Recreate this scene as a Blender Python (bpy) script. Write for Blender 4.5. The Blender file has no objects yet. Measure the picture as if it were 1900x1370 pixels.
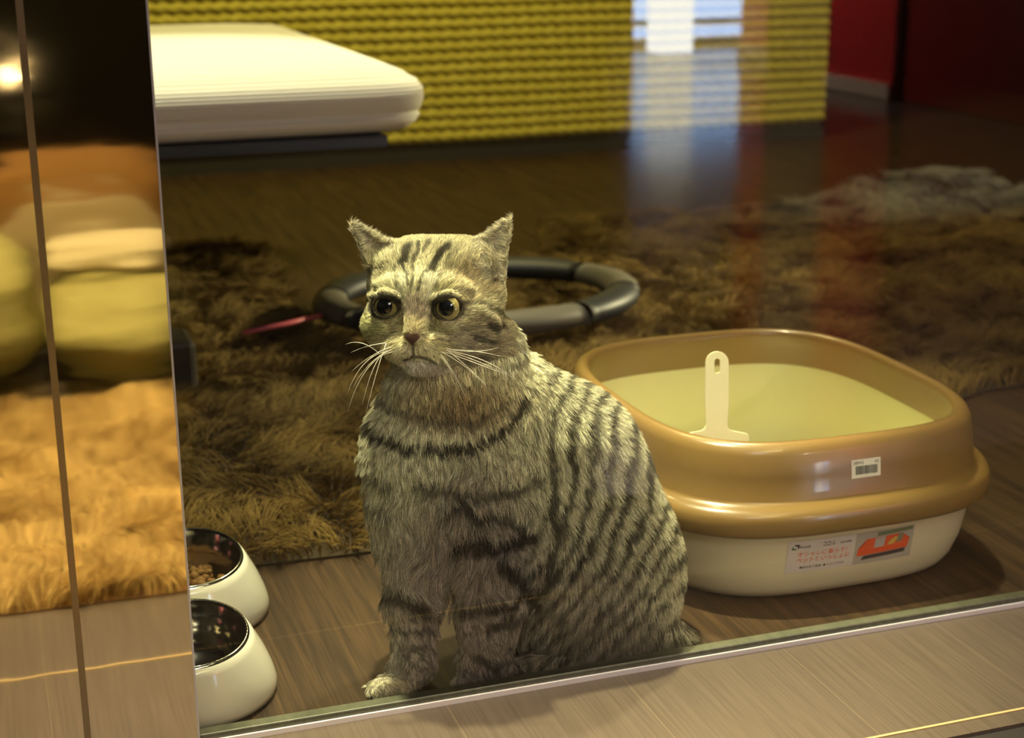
import bpy, bmesh, math, random
import numpy as np
from math import radians, sin, cos, pi, atan, sqrt
from mathutils import Vector, Matrix

SC = bpy.context.scene
COL = SC.collection
random.seed(5); RNG = np.random.default_rng(11)

# ------------------------------------------------------------------ camera
FPX = 2900.0                       # focal length for a 1900 px wide frame
PITCH, YAW, ROLL = radians(16.43), radians(18.8), radians(0.4)
CAMP = np.array([0.0, -1.117, 0.63])
FH = np.array([sin(YAW), cos(YAW), 0.0]); RH = np.array([cos(YAW), -sin(YAW), 0.0]); ZH = np.array([0, 0, 1.0])
FW = FH*cos(PITCH) - ZH*sin(PITCH); UP = FH*sin(PITCH) + ZH*cos(PITCH)
R2 = RH*cos(ROLL) - UP*sin(ROLL); U2 = UP*cos(ROLL) + RH*sin(ROLL)
cd = bpy.data.cameras.new('camera'); cam = bpy.data.objects.new('camera', cd); COL.objects.link(cam)
m = Matrix.Identity(4)
for i in range(3):
    m[i][0] = R2[i]; m[i][1] = U2[i]; m[i][2] = -FW[i]; m[i][3] = CAMP[i]
cam.matrix_world = m
cd.sensor_width = 36; cd.lens = FPX/1900*36; cd.clip_start = 0.05
cd.dof.use_dof = True; cd.dof.focus_distance = 1.24; cd.dof.aperture_fstop = 7.0
SC.camera = cam
SC.view_settings.view_transform = 'Standard'; SC.view_settings.look = 'None'
SC.view_settings.gamma = 1; SC.view_settings.use_curve_mapping = False
SC.view_settings.exposure = 0.08
w = bpy.data.worlds.new('world'); SC.world = w; w.use_nodes = True
w.node_tree.nodes['Background'].inputs[0].default_value = (1, .85, .6, 1)
w.node_tree.nodes['Background'].inputs[1].default_value = 0.02

# ------------------------------------------------------------------ lamps
def area(name, loc, target, size, power, color, sy=None, spread=180):
    l = bpy.data.lights.new(name, 'AREA'); l.energy = power; l.color = color
    l.shape = 'RECTANGLE'; l.size = size; l.size_y = sy or size; l.spread = radians(spread)
    o = bpy.data.objects.new(name, l); COL.objects.link(o); o.location = loc
    o.rotation_euler = (Vector(target)-Vector(loc)).to_track_quat('-Z', 'Y').to_euler()
    return o
def spot(name, loc, target, power, color, angle=40, size=.05, blend=.5):
    l = bpy.data.lights.new(name, 'SPOT'); l.energy = power; l.color = color
    l.spot_size = radians(angle); l.spot_blend = blend; l.shadow_soft_size = size
    o = bpy.data.objects.new(name, l); COL.objects.link(o); o.location = loc
    o.rotation_euler = (Vector(target)-Vector(loc)).to_track_quat('-Z', 'Y').to_euler()
    return o
WARM = (1, .88, .50)
spot('pen_spot_cat', (.27, .33, 1.9), (.46, .10, .2), 300, (1, .94, .58), 24, .03, .7)
spot('pen_spot_bench', (.12, .95, 1.9), (.22, 1.0, .4), 115, (1, .95, .68), 42, .05)
area('pen_ceiling_lamp', (.75, 1.9, 2.15), (.9, 3.0, .2), .6, 52, (1, .86, .36))
spot('pen_spot_litter_box', (.95, .85, 1.9), (.78, .25, .1), 115, WARM, 42, .05)
spot('shop_downlight_left', (.15, -.045, 2.35), (.15, -.04, 0), 70, (1, .88, .74), 60, .02)
spot('shop_downlight_right', (.95, -.045, 2.35), (.95, -.04, 0), 105, (1, .88, .74), 60, .02)
spot('rug_fill_low', (2.9, 1.15, 1.0), (.45, 1.22, 0), 420, WARM, 26, .06, .9)  # added low fill, no lamp seen here; brightens the rug by the bench
area('shop_lamp_front', (.2, -1.9, 1.7), (.5, 0, .2), .5, 9, (1, .88, .86))
spot('shop_spot_rug', (-.25, -.5, 2.0), (.05, -.75, 0), 240, (1, .84, .50), 50, .05)
area('shop_lamp_wall', (2.2, -4.3, 1.5), (3.1, -4.2, .4), .5, 190, (1, .8, .6))

# ------------------------------------------------------------------ helpers
def tag(o, label=None, cat=None, group=None, kind=None):
    if label: o['label'] = label
    if cat: o['category'] = cat
    if group: o['group'] = group
    if kind: o['kind'] = kind
    return o
def empty(name, loc, label=None, cat=None, group=None):
    o = bpy.data.objects.new(name, None); COL.objects.link(o); o.location = loc; o.empty_display_size = .05
    return tag(o, label, cat, group)
def link(name, me, mat, parent=None, smooth=False):
    o = bpy.data.objects.new(name, me); COL.objects.link(o)
    if mat is not None:
        for mm in (mat if isinstance(mat, (list, tuple)) else [mat]): me.materials.append(mm)
    if smooth: me.polygons.foreach_set('use_smooth', [True]*len(me.polygons))
    if parent is not None:
        bpy.context.view_layer.update()
        o.parent = parent; o.matrix_parent_inverse = Matrix.Translation(parent.location).inverted()
    return o
def npmesh(name, V, Fc):
    me = bpy.data.meshes.new(name); me.from_pydata([tuple(v) for v in V], [], [tuple(f) for f in Fc]); me.update(); return me
def bmobj(name, bm, mat, parent=None, smooth=False):
    bmesh.ops.recalc_face_normals(bm, faces=bm.faces)
    me = bpy.data.meshes.new(name); bm.to_mesh(me); bm.free(); return link(name, me, mat, parent, smooth)
def addbox(bm, x0, x1, y0, y1, z0, z1, bev=0, seg=2):
    r = bmesh.ops.create_cube(bm, size=1)
    for v in r['verts']:
        v.co = Vector(((x0+x1)/2+v.co.x*(x1-x0), (y0+y1)/2+v.co.y*(y1-y0), (z0+z1)/2+v.co.z*(z1-z0)))
    if bev:
        es = set(e for v in r['verts'] for e in v.link_edges)
        bmesh.ops.bevel(bm, geom=list(es), offset=bev, segments=seg, affect='EDGES', profile=.5)
    return r
def box(name, dims, mat, parent=None, bev=0, seg=2, smooth=False):
    bm = bmesh.new(); addbox(bm, *dims, bev=bev, seg=seg); return bmobj(name, bm, mat, parent, smooth)
def node(nt, t, **kw):
    n = nt.nodes.new(t)
    for k, v in kw.items():
        if k.startswith('_'): setattr(n, k[1:], v)
        else: n.inputs[k].default_value = v
    return n
def mat(name, col, rough=.5, metal=0, spec=.5, noise=None, bump=None, coat=0):
    """noise=(scale xyz, colour2, contrast)  bump=(scale xyz, strength, distance)"""
    M = bpy.data.materials.new(name); M.use_nodes = True; nt = M.node_tree; b = nt.nodes['Principled BSDF']
    b.inputs['Base Color'].default_value = (*col, 1); b.inputs['Roughness'].default_value = rough
    b.inputs['Metallic'].default_value = metal; b.inputs['Specular IOR Level'].default_value = spec
    b.inputs['Coat Weight'].default_value = coat
    tc = node(nt, 'ShaderNodeTexCoord')
    if noise:
        mp = node(nt, 'ShaderNodeMapping', Scale=noise[0]); nt.links.new(tc.outputs['Object'], mp.inputs[0])
        n = node(nt, 'ShaderNodeTexNoise', Scale=1, Detail=6, Roughness=.6); nt.links.new(mp.outputs[0], n.inputs['Vector'])
        r = node(nt, 'ShaderNodeValToRGB'); r.color_ramp.elements[0].position = .5-noise[2]; r.color_ramp.elements[1].position = .5+noise[2]
        r.color_ramp.elements[0].color = (*col, 1); r.color_ramp.elements[1].color = (*noise[1], 1)
        nt.links.new(n.outputs['Fac'], r.inputs[0]); nt.links.new(r.outputs[0], b.inputs['Base Color'])
    if bump:
        mp = node(nt, 'ShaderNodeMapping', Scale=bump[0]); nt.links.new(tc.outputs['Object'], mp.inputs[0])
        n = node(nt, 'ShaderNodeTexNoise', Scale=1, Detail=4); nt.links.new(mp.outputs[0], n.inputs['Vector'])
        bp = node(nt, 'ShaderNodeBump', Strength=bump[1], Distance=bump[2]); nt.links.new(n.outputs['Fac'], bp.inputs['Height'])
        nt.links.new(bp.outputs[0], b.inputs['Normal'])
    return M
def emit(name, col, s):
    M = bpy.data.materials.new(name); M.use_nodes = True; b = M.node_tree.nodes['Principled BSDF']
    b.inputs['Base Color'].default_value = (.1, .1, .1, 1); b.inputs['Emission Color'].default_value = (*col, 1); b.inputs['Emission Strength'].default_value = s
    return M
def attrmat(name, rough=.6, spec=.3, attr='col'):
    M = bpy.data.materials.new(name); M.use_nodes = True; nt = M.node_tree; b = nt.nodes['Principled BSDF']
    a = node(nt, 'ShaderNodeAttribute'); a.attribute_name = attr
    nt.links.new(a.outputs['Color'], b.inputs['Base Color']); b.inputs['Roughness'].default_value = rough
    b.inputs['Specular IOR Level'].default_value = spec
    return M

def vnoise(P, scale, seed=0):
    """smooth value noise in [0,1] for points P (n,3)"""
    q = P*scale + seed*17.31; i = np.floor(q).astype(np.int64); f = q-i; f = f*f*(3-2*f)
    def hsh(a, b, c):
        h = (a*374761393 + b*668265263 + c*2147483647 + seed*1274126177) & 0xffffffff
        h = ((h ^ (h >> 13))*1274126177) & 0xffffffff; h = h ^ (h >> 16)
        return (h & 0xffff)/65535.0
    r = 0
    for dx in (0, 1):
        for dy in (0, 1):
            for dz in (0, 1):
                wt = (f[:, 0] if dx else 1-f[:, 0])*(f[:, 1] if dy else 1-f[:, 1])*(f[:, 2] if dz else 1-f[:, 2])
                r = r + wt*hsh(i[:, 0]+dx, i[:, 1]+dy, i[:, 2]+dz)
    return r
def sstep(a, b, x):
    t = np.clip((x-a)/(b-a), 0, 1); return t*t*(3-2*t)

def strands(name, P, col, rad, material, parent, kind=None):
    """P (n,k,3) world points, col (n,3) linear, rad (n,) root radius: one hair-curves object"""
    n, k, _ = P.shape
    cu = bpy.data.hair_curves.new(name); cu.add_curves([k]*n)
    cu.attributes['position'].data.foreach_set('vector', P.reshape(-1).astype(np.float32)) if 'position' in cu.attributes else cu.points.foreach_set('position', P.reshape(-1).astype(np.float32))
    ra = cu.attributes.get('radius') or cu.attributes.new('radius', 'FLOAT', 'POINT')
    tp = np.linspace(1, .12, k)**.7
    ra.data.foreach_set('value', (rad[:, None]*tp[None]).reshape(-1).astype(np.float32))
    ca = cu.attributes.new('col', 'FLOAT_COLOR', 'CURVE')
    c4 = np.ones((n, 4), np.float32); c4[:, :3] = col; ca.data.foreach_set('color', c4.reshape(-1))
    o = bpy.data.objects.new(name, cu); COL.objects.link(o); cu.materials.append(material)
    if parent is not None:
        bpy.context.view_layer.update(); o.parent = parent; o.matrix_parent_inverse = Matrix.Translation(parent.location).inverted()
    if kind: o['kind'] = kind
    return o

# ------------------------------------------------------------------ setting
def wood(name, c1, c2, rough, sx=60, sy=3.0, coat=0, seam=None, pore=.55):
    M = mat(name, c1, rough, noise=((sx, sy, 1), c2, .22), coat=coat); nt = M.node_tree
    b = nt.nodes['Principled BSDF']
    tc = node(nt, 'ShaderNodeTexCoord'); sp = node(nt, 'ShaderNodeSeparateXYZ'); nt.links.new(tc.outputs['Object'], sp.inputs[0])
    # fine dark pores along the grain and the thin plank seams
    mp = node(nt, 'ShaderNodeMapping', Scale=(420, 9, 1)); nt.links.new(tc.outputs['Object'], mp.inputs[0])
    n = node(nt, 'ShaderNodeTexNoise', Scale=1, Detail=3); nt.links.new(mp.outputs[0], n.inputs['Vector'])
    mr = node(nt, 'ShaderNodeMapRange'); mr.inputs[1].default_value = .35; mr.inputs[2].default_value = .6; mr.inputs[3].default_value = pore; mr.inputs[4].default_value = 1.05
    nt.links.new(n.outputs['Fac'], mr.inputs[0])
    mx = node(nt, 'ShaderNodeVectorMath', _operation='SCALE')
    src = [l for l in nt.links if l.to_socket == b.inputs['Base Color']][0].from_socket
    nt.links.new(src, mx.inputs[0]); nt.links.new(mr.outputs[0], mx.inputs['Scale']); last = mx.outputs[0]
    if seam:
        md = node(nt, 'ShaderNodeMath', _operation='ADD'); md.inputs[1].default_value = 10-seam[0]; nt.links.new(sp.outputs[0], md.inputs[0])
        mo = node(nt, 'ShaderNodeMath', _operation='PINGPONG'); mo.inputs[1].default_value = seam[1]/2; nt.links.new(md.outputs[0], mo.inputs[0])
        cm = node(nt, 'ShaderNodeMath', _operation='LESS_THAN'); cm.inputs[1].default_value = .0006; nt.links.new(mo.outputs[0], cm.inputs[0])
        mi = node(nt, 'ShaderNodeMix'); mi.data_type = 'RGBA'; nt.links.new(cm.outputs[0], mi.inputs[0]); nt.links.new(last, mi.inputs[6]); mi.inputs[7].default_value = (*seam[2], 1)
        last = mi.outputs[2]
    nt.links.new(last, b.inputs['Base Color'])
    return M
M_floor = wood('walnut_laminate_shaded', (.017, .0095, .005), (.080, .044, .018), .5)  # same walnut as the ledge, with the dimmer light inside put into the colour
M_floor.node_tree.nodes['Principled BSDF'].inputs['Specular IOR Level'].default_value = .22
M_ledge = wood('walnut_laminate_lit', (.112, .086, .060), (.128, .098, .066), .30, sx=90, sy=4, pore=.84, seam=(.400, .155, (.16, .122, .075)))  # same walnut as the floor, stronger light outside put into the colour
M_dark = mat('black_lacquer', (.006, .005, .005), .35)
M_red = mat('red_wall_paint', (.55, .012, .010), .5)
M_pinkbase = mat('pale_baseboard', (.62, .50, .42), .5)
M_ceil = mat('dark_ceiling_paint', (.03, .028, .025), .8)
M_alu = mat('brushed_aluminium', (.82, .80, .76), .22, metal=1)
M_seal = mat('weathered_rail_metal', (.075, .08, .05), .45, metal=.2, noise=((140, 60, 60), (.12, .12, .08), .2))

def struct(o): o['kind'] = 'structure'; return o
struct(box('floor', (-1.2, 3.4, 0, 4.2, -.03, 0), M_floor))
struct(box('trim_1', (-1.2, 2.2, -.166, 0, -.03, 0), M_ledge))
struct(box('trim_2', (-1.2, 2.2, -.1685, -.166, -.03, .0008), mat('brass_inlay', (.62, .45, .20), .35)))
struct(box('trim_3', (-1.2, 2.2, -.186, -.1685, -.03, -.0002), M_ledge))
struct(box('trim_5', (-1.2, .45, -.40, -.186, -.03, -.0002), M_ledge))
struct(box('trim_6', (.45, 2.2, -.40, -.186, -.03, -.003), mat('dark_threshold', (.02, .015, .012), .5)))
M_shopfloor = mat('dark_shop_floor', (.05, .047, .047), .15, noise=((3, 3, 3), (.08, .07, .066), .2))
M_shopfloor.node_tree.nodes['Principled BSDF'].inputs['Specular IOR Level'].default_value = .3
struct(box('floor', (-3, 6, -8, -.40, -.05, -.004), M_shopfloor))
struct(box('ceiling', (-1.2, 3.4, .02, 4.2, 2.2, 2.24), M_ceil))
struct(box('wall_left', (-1.24, -1.2, 0, 4.2, 0, 2.24), M_dark))
struct(box('wall_right', (3.4, 3.44, 0, 4.2, 0, 2.24), M_dark))
struct(box('wall_rear', (-1.2, 3.4, 4.2, 4.24, 0, 2.24), M_dark))
struct(box('wall_front', (-1.2, 3.4, -.02, .02, 1.10, 2.24), M_dark))

# rope-clad back wall: rows of three-strand rope laid on a board
def rope_row(x0, x1, z, y, R, ph):
    n = int((x1-x0)/.006); A = 12
    xs = np.linspace(x0, x1, n); th = np.arange(A)*2*pi/A
    X, T = np.meshgrid(xs, th, indexing='ij')
    r = R*(.74+.32*np.abs(np.cos(1.5*(T-2*pi*X/.105+ph)))**.8)
    wob = .0012*np.sin(X*9+ph*3)
    V = np.stack([X, y+r*np.cos(T), z+wob+r*np.sin(T)], -1).reshape(-1, 3)
    i, j = np.meshgrid(np.arange(n-1), np.arange(A), indexing='ij'); j2 = (j+1) % A
    Fc = np.stack([i*A+j, (i+1)*A+j, (i+1)*A+j2, i*A+j2], -1).reshape(-1, 4)
    return V, Fc
Vs, Fs, off = [], [], 0
for k in range(36):
    V, Fc = rope_row(-.6, 2.265, .062+.0285*k, 2.80, .0155, k*1.9)
    Vs.append(V); Fs.append(Fc+off); off += len(V)
M_rope = mat('golden_sisal_rope', (.45, .365, .04), .85, spec=.15, noise=((45, 45, 45), (.66, .56, .10), .25))
wb = struct(box('wall_back', (-1.2, 2.265, 2.815, 2.86, 0, 1.3), mat('olive_board', (.10, .075, .02), .7)))
rp = link('rope_cladding', npmesh('rope_cladding', np.concatenate(Vs), np.concatenate(Fs)), M_rope, wb, True)
rp['label'] = 'golden sisal rope wound in level rows'
struct(box('baseboard_back', (-1.2, 2.265, 2.79, 2.815, 0, .03), mat('olive_brown_board', (.03, .024, .010), .6)))

# shop side (seen mirrored in the pane)
struct(box('wall_shop', (3.2, 3.25, -5.15, -4.45, 0, 2.4), M_red))
struct(box('baseboard_shop', (3.185, 3.2, -5.15, -4.45, 0, .06), M_pinkbase))
struct(box('trim_4', (2.96, 3.2, -4.45, -3.94, 0, 2.4), mat('grey_door_frame', (.12, .11, .10), .5)))
struct(box('wall_shop_right', (2.93, 3.2, -3.93, -3.50, 0, 2.4), M_red))
struct(box('baseboard_shop_right', (2.915, 2.93, -3.93, -3.50, 0, .05), M_pinkbase))
struct(box('wall_shop_side', (2.96, 3.2, -3.50, -1.2, 0, 2.4), mat('dark_red_wall_paint', (.22, .008, .006), .5)))
struct(box('wall_shop_rear', (-3, 6, -8.2, -8, 0, 3), M_dark))

# glazing
def glass(name):
    M = bpy.data.materials.new(name); M.use_nodes = True; nt = M.node_tree; nt.nodes.remove(nt.nodes['Principled BSDF'])
    out = nt.nodes['Material Output']
    fr = node(nt, 'ShaderNodeFresnel', IOR=1.42); tr = node(nt, 'ShaderNodeBsdfTransparent', Color=(.97, .98, .96, 1)); gl = node(nt, 'ShaderNodeBsdfGlossy', Roughness=0.0)
    gl.inputs['Color'].default_value = (1, 1, 1, 1)
    mx = node(nt, 'ShaderNodeMixShader'); nt.links.new(fr.outputs[0], mx.inputs[0]); nt.links.new(tr.outputs[0], mx.inputs[1]); nt.links.new(gl.outputs[0], mx.inputs[2])
    nt.links.new(mx.outputs[0], out.inputs['Surface']); return M
win = struct(empty('window_1', (.9, 0, 0)))
me = npmesh('pane', [(.118, 0, .004), (2.3, 0, .004), (2.3, 0, 1.12), (.118, 0, 1.12)], [(0, 1, 2, 3)])
link('pane', me, glass('display_glass'), win)
box('rail', (.118, 2.3, -.0015, .0105, 0, .0095), M_seal, win, bev=.0012)
box('edge_strip', (.118, 2.3, -.0036, -.0016, 0, .0045), mat('edge_reflection_white', (.86, .83, .80), .35), win)  # white colour stands for light reflected off the channel's lower edge
win2 = struct(empty('window_2', (3.3, -5.6, 0)))

# mirrored pillar
pil = empty('mirrored_pillar', (-.05, 0, 0), 'gold-tinted mirrored pillar left of the glass pane, reflecting the rug outside', 'pillar')
def mirrormat():
    M = mat('tinted_mirror', (.84, .75, .55), .05, metal=1); nt = M.node_tree; b = nt.nodes['Principled BSDF']
    tc = node(nt, 'ShaderNodeTexCoord'); mp = node(nt, 'ShaderNodeMapping', Scale=(9, 1, 26)); nt.links.new(tc.outputs['Object'], mp.inputs[0])
    n = node(nt, 'ShaderNodeTexNoise', Scale=1, Detail=1.5); nt.links.new(mp.outputs[0], n.inputs['Vector'])
    bp = node(nt, 'ShaderNodeBump', Strength=.22, Distance=.0014); nt.links.new(n.outputs['Fac'], bp.inputs['Height']); nt.links.new(bp.outputs[0], b.inputs['Normal'])
    return M
MM = mirrormat()
box('mirror_panel', (-.32, .0325, -.003, .002, 0, 1.1), MM, pil)
box('mirror_panel', (.0375, .1175, -.003, .002, 0, 1.1), MM, pil)
box('joint_strip', (.0325, .0375, -.004, .0015, 0, 1.1), mat('bronze_joint', (.30, .24, .15), .35, metal=.8), pil)
box('edge_trim', (.1175, .1190, -.004, .002, 0, 1.1), mat('steel_edge', (.62, .64, .72), .3, metal=.5), pil)

# ------------------------------------------------------------------ litter box
BX, BY = .747, .270
NS = 3.3
def sring(hx, hy, z, n=NS, N=96):
    t = np.arange(N)*2*pi/N; c, s = np.cos(t), np.sin(t)
    return np.stack([BX+hx*np.sign(c)*np.abs(c)**(2/n), BY+hy*np.sign(s)*np.abs(s)**(2/n), np.full(N, z)], -1)
def loft(name, prof, material, parent, cap0=False, cap1=False, N=96):
    V = np.concatenate([sring(hx, hy, z, N=N) for hx, hy, z in prof]); Fc = []
    for k in range(len(prof)-1):
        for j in range(N):
            a, b = k*N+j, k*N+(j+1) % N; Fc.append((a, b, b+N, a+N))
    if cap0: Fc.append(tuple(range(N-1, -1, -1)))
    if cap1: Fc.append(tuple(range((len(prof)-1)*N, len(prof)*N)))
    return link(name, npmesh(name, V, Fc), material, parent, True)
M_cream = mat('cream_plastic', (.68, .62, .41), .28, coat=.2)
M_brown = mat('caramel_plastic', (.225, .138, .042), .3, coat=.2)
M_inner = mat('pale_yellow_plastic', (.78, .76, .42), .5)
lb = empty('litter_box', (BX, BY, 0), 'cream cat litter box with tall caramel brown rim, behind the cat', 'litter box')
TRAY = [(.156, .178, .0), (.163, .185, .004), (.168, .190, .012), (.174, .196, .03), (.179, .201, .06), (.1815, .2035, .085)]
loft('tray', TRAY, M_cream, lb, cap0=True)
loft('tray_interior', [(.1675, .192, .120), (.164, .187, .11), (.158, .181, .06), (.150, .172, .03), (.13, .15, .016), (.06, .07, .012)], M_inner, lb, cap1=True)
RIM = [(.1825, .207, .076), (.1915, .216, .0755), (.1945, .219, .079), (.1945, .219, .094), (.192, .2165, .0995), (.187, .2115, .1025), (.1815, .206, .104),
       (.180, .2045, .107), (.178, .2025, .128), (.175, .1995, .149), (.172, .1965, .1555), (.1675, .192, .159), (.1625, .187, .159), (.1595, .184, .156), (.159, .1835, .152), (.161, .1855, .135), (.1655, .190, .117)]
loft('rim', RIM, M_brown, lb)
def prof_at(prof, z):
    for (a0, b0, z0), (a1, b1, z1) in zip(prof, prof[1:]):
        if z0 <= z <= z1 and z1 > z0: t = (z-z0)/(z1-z0); return a0+(a1-a0)*t, b0+(b1-b0)*t
    return prof[-1][:2]
def front(prof, x, z, off=.0004):
    hx, hy = prof_at(prof, z); u = min(abs(x-BX)/hx, .999)
    return BY-hy*(1-u**NS)**(1/NS)-off
def wrapmesh(name, me, prof, x0, z0, material, parent, off, shear=0):
    for v in me.vertices:
        u, t = v.co.x, v.co.y
        x = x0+u; z = z0+t+shear*u
        v.co = Vector((x, front(prof, x, z, off), z))
    me.update(); return link(name, me, material, parent)
def gridrect(w_, h_, nu=16, nv=4, cr=0):
    V = [(w_*i/nu, h_*j/nv, 0) for j in range(nv+1) for i in range(nu+1)]
    Fc = [(j*(nu+1)+i, j*(nu+1)+i+1, (j+1)*(nu+1)+i+1, (j+1)*(nu+1)+i) for j in range(nv) for i in range(nu)]
    return V, Fc
def textmesh(s, size, sx=1.0):
    cu = bpy.data.curves.new('t', 'FONT'); cu.body = s; cu.size = size; cu.resolution_u = 3
    o = bpy.data.objects.new('t', cu); COL.objects.link(o); bpy.context.view_layer.update()
    me = bpy.data.meshes.new_from_object(o.evaluated_get(bpy.context.evaluated_depsgraph_get()))
    bpy.data.objects.remove(o)
    for v in me.vertices: v.co.x *= sx
    me.materials.clear()
    return me
def poly2(pts, sub=1):
    bm = bmesh.new(); f = bm.faces.new([bm.verts.new((x, y, 0)) for x, y in pts]); bmesh.ops.triangulate(bm, faces=[f])
    bmesh.ops.subdivide_edges(bm, edges=bm.edges, cuts=3, use_grid_fill=True)
    me = bpy.data.meshes.new('p'); bm.to_mesh(me); bm.free(); return me
def joinm(name, mes, offs):
    V, Fc, o = [], [], 0
    for me, (dx, dy) in zip(mes, offs):
        V += [(v.co.x+dx, v.co.y+dy, 0) for v in me.vertices]; Fc += [tuple(i+o for i in p.vertices) for p in me.polygons]; o += len(me.vertices)
    return npmesh(name, V, Fc)
# the big product label: white text half, photo half with an orange sofa
LX, LZ, LW, LH = .674, .0310, .134, .034
LU, LV = 1.25, 1.17
M_white = mat('sticker_white', (.62, .56, .52), .4); M_ink = mat('sticker_ink', (.03, .03, .035), .5); M_or = mat('sticker_orange', (.75, .13, .03), .5)
SH = .0
lab = wrapmesh('label_sticker', npmesh('l', *gridrect(.056*LU, LH)), TRAY, LX, LZ, M_white, lb, .0004)
lab['label'] = 'white printed label with orange lettering and a red sofa photo'
wrapmesh('label_photo', npmesh('l', *gridrect(LW-.056*LU, LH)), TRAY, LX+.056*LU, LZ, mat('photo_grey', (.42, .38, .32), .5), lab, .0004)
def onlab(name, me, u, v, M, off=.0007):
    for q in me.vertices: q.co.x *= LU; q.co.y *= LV
    return wrapmesh(name, me, TRAY, LX+u*LU, LZ+v*LV, M, lab, off)
onlab('label_text', textmesh('オシャレに暮らそ!', .0050), .0080, .0148, M_or)
onlab('label_text', textmesh('ペットといっしょに', .0050), .0075, .0096, M_or)
onlab('label_text', textmesh('コロル', .0052, .72), .0275, .0222, M_ink)
onlab('label_text', textmesh('corole', .0036, 1.05), .0425, .0226, M_ink)
onlab('label_text', textmesh('Richell', .0032), .0092, .0225, M_ink)
onlab('label_text', textmesh('●組み立て簡単  ●スコップ付き', .0026), .0110, .0035, M_ink)
onlab('logo_mark', poly2([(0, .0022), (.0012, .0034), (.0012, .0014), (.003, .0014), (.0042, .0002), (0, .0002)]), .003, .0212, mat('logo_green', (.04, .16, .03), .5))
onlab('logo_mark', poly2([(0, 0), (.0018, 0), (.0018, -.002), (.003, -.002), (.003, .0014), (-.0012, .0014)]), .0058, .0246, M_ink)
M_g2 = mat('photo_green', (.16, .20, .10), .5)
onlab('sofa_picture', joinm('s', [poly2([(.002, .0075), (.046, .0095), (.0475, .018), (.040, .0175), (.0395, .024), (.009, .0225), (.0085, .016), (.0025, .0145)])], [(0, 0)]), .0565, 0, mat('sofa_red', (.72, .10, .025), .5))
onlab('sofa_picture', poly2([(.018, .024), (.049, .0255), (.049, .0285), (.018, .0275)]), .0565, 0, M_g2)
onlab('sofa_picture', poly2([(.006, .0035), (.044, .0055), (.045, .0092), (.008, .0072)]), .0565, 0, mat('photo_shade', (.06, .05, .05), .5))
onlab('sofa_picture', poly2([(.016, .0135), (.0245, .0140), (.0255, .0235), (.0165, .0225)]), .0565, 0, mat('photo_cushion', (.42, .38, .36), .5), .0010)
onlab('sofa_picture', poly2([(.0275, .0145), (.033, .0150), (.0365, .0205), (.034, .0215), (.029, .0178)]), .0565, 0, mat('photo_yellow', (.60, .42, .08), .5), .0010)
onlab('sofa_picture', poly2([(.0355, .0150), (.0405, .0168), (.0415, .0240), (.0365, .0235)]), .0565, 0, mat('photo_olive', (.22, .22, .14), .5), .0009)
# barcode sticker on the rim
PX, PZ = .734, .1215
def wrap_price(name, me, prof, x0, z0, material, parent, off):
    for q in me.vertices: q.co.x *= 1.36; q.co.y *= 1.2
    return wrapmesh(name, me, prof, x0, z0, material, parent, off)
ps = wrap_price('price_sticker', npmesh('l', *gridrect(.0225, .0145)), RIM[7:11], PX, PZ, mat('price_white', (.72, .70, .60), .4), lb, .0004)
ps['label'] = 'small white barcode sticker on the brown rim'
bars = []; x = .003
for i in range(22):
    wd = random.choice([.0003, .0005, .0007]); bars.append(poly2([(x, .0028), (x+wd, .0028), (x+wd, .0094), (x, .0094)])); x += wd+random.choice([.0003, .0004])
wrap_price('barcode', joinm('b', bars, [(0, 0)]*len(bars)), RIM[7:11], PX, PZ, M_ink, ps, .0007)
wrap_price('sticker_text', textmesh('38942', .0034), RIM[7:11], PX+.0014, PZ+.0130, M_ink, ps, .0007)
wrap_price('sticker_text', textmesh('65', .0034), RIM[7:11], PX+.0242, PZ+.0130, M_ink, ps, .0007)

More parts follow.
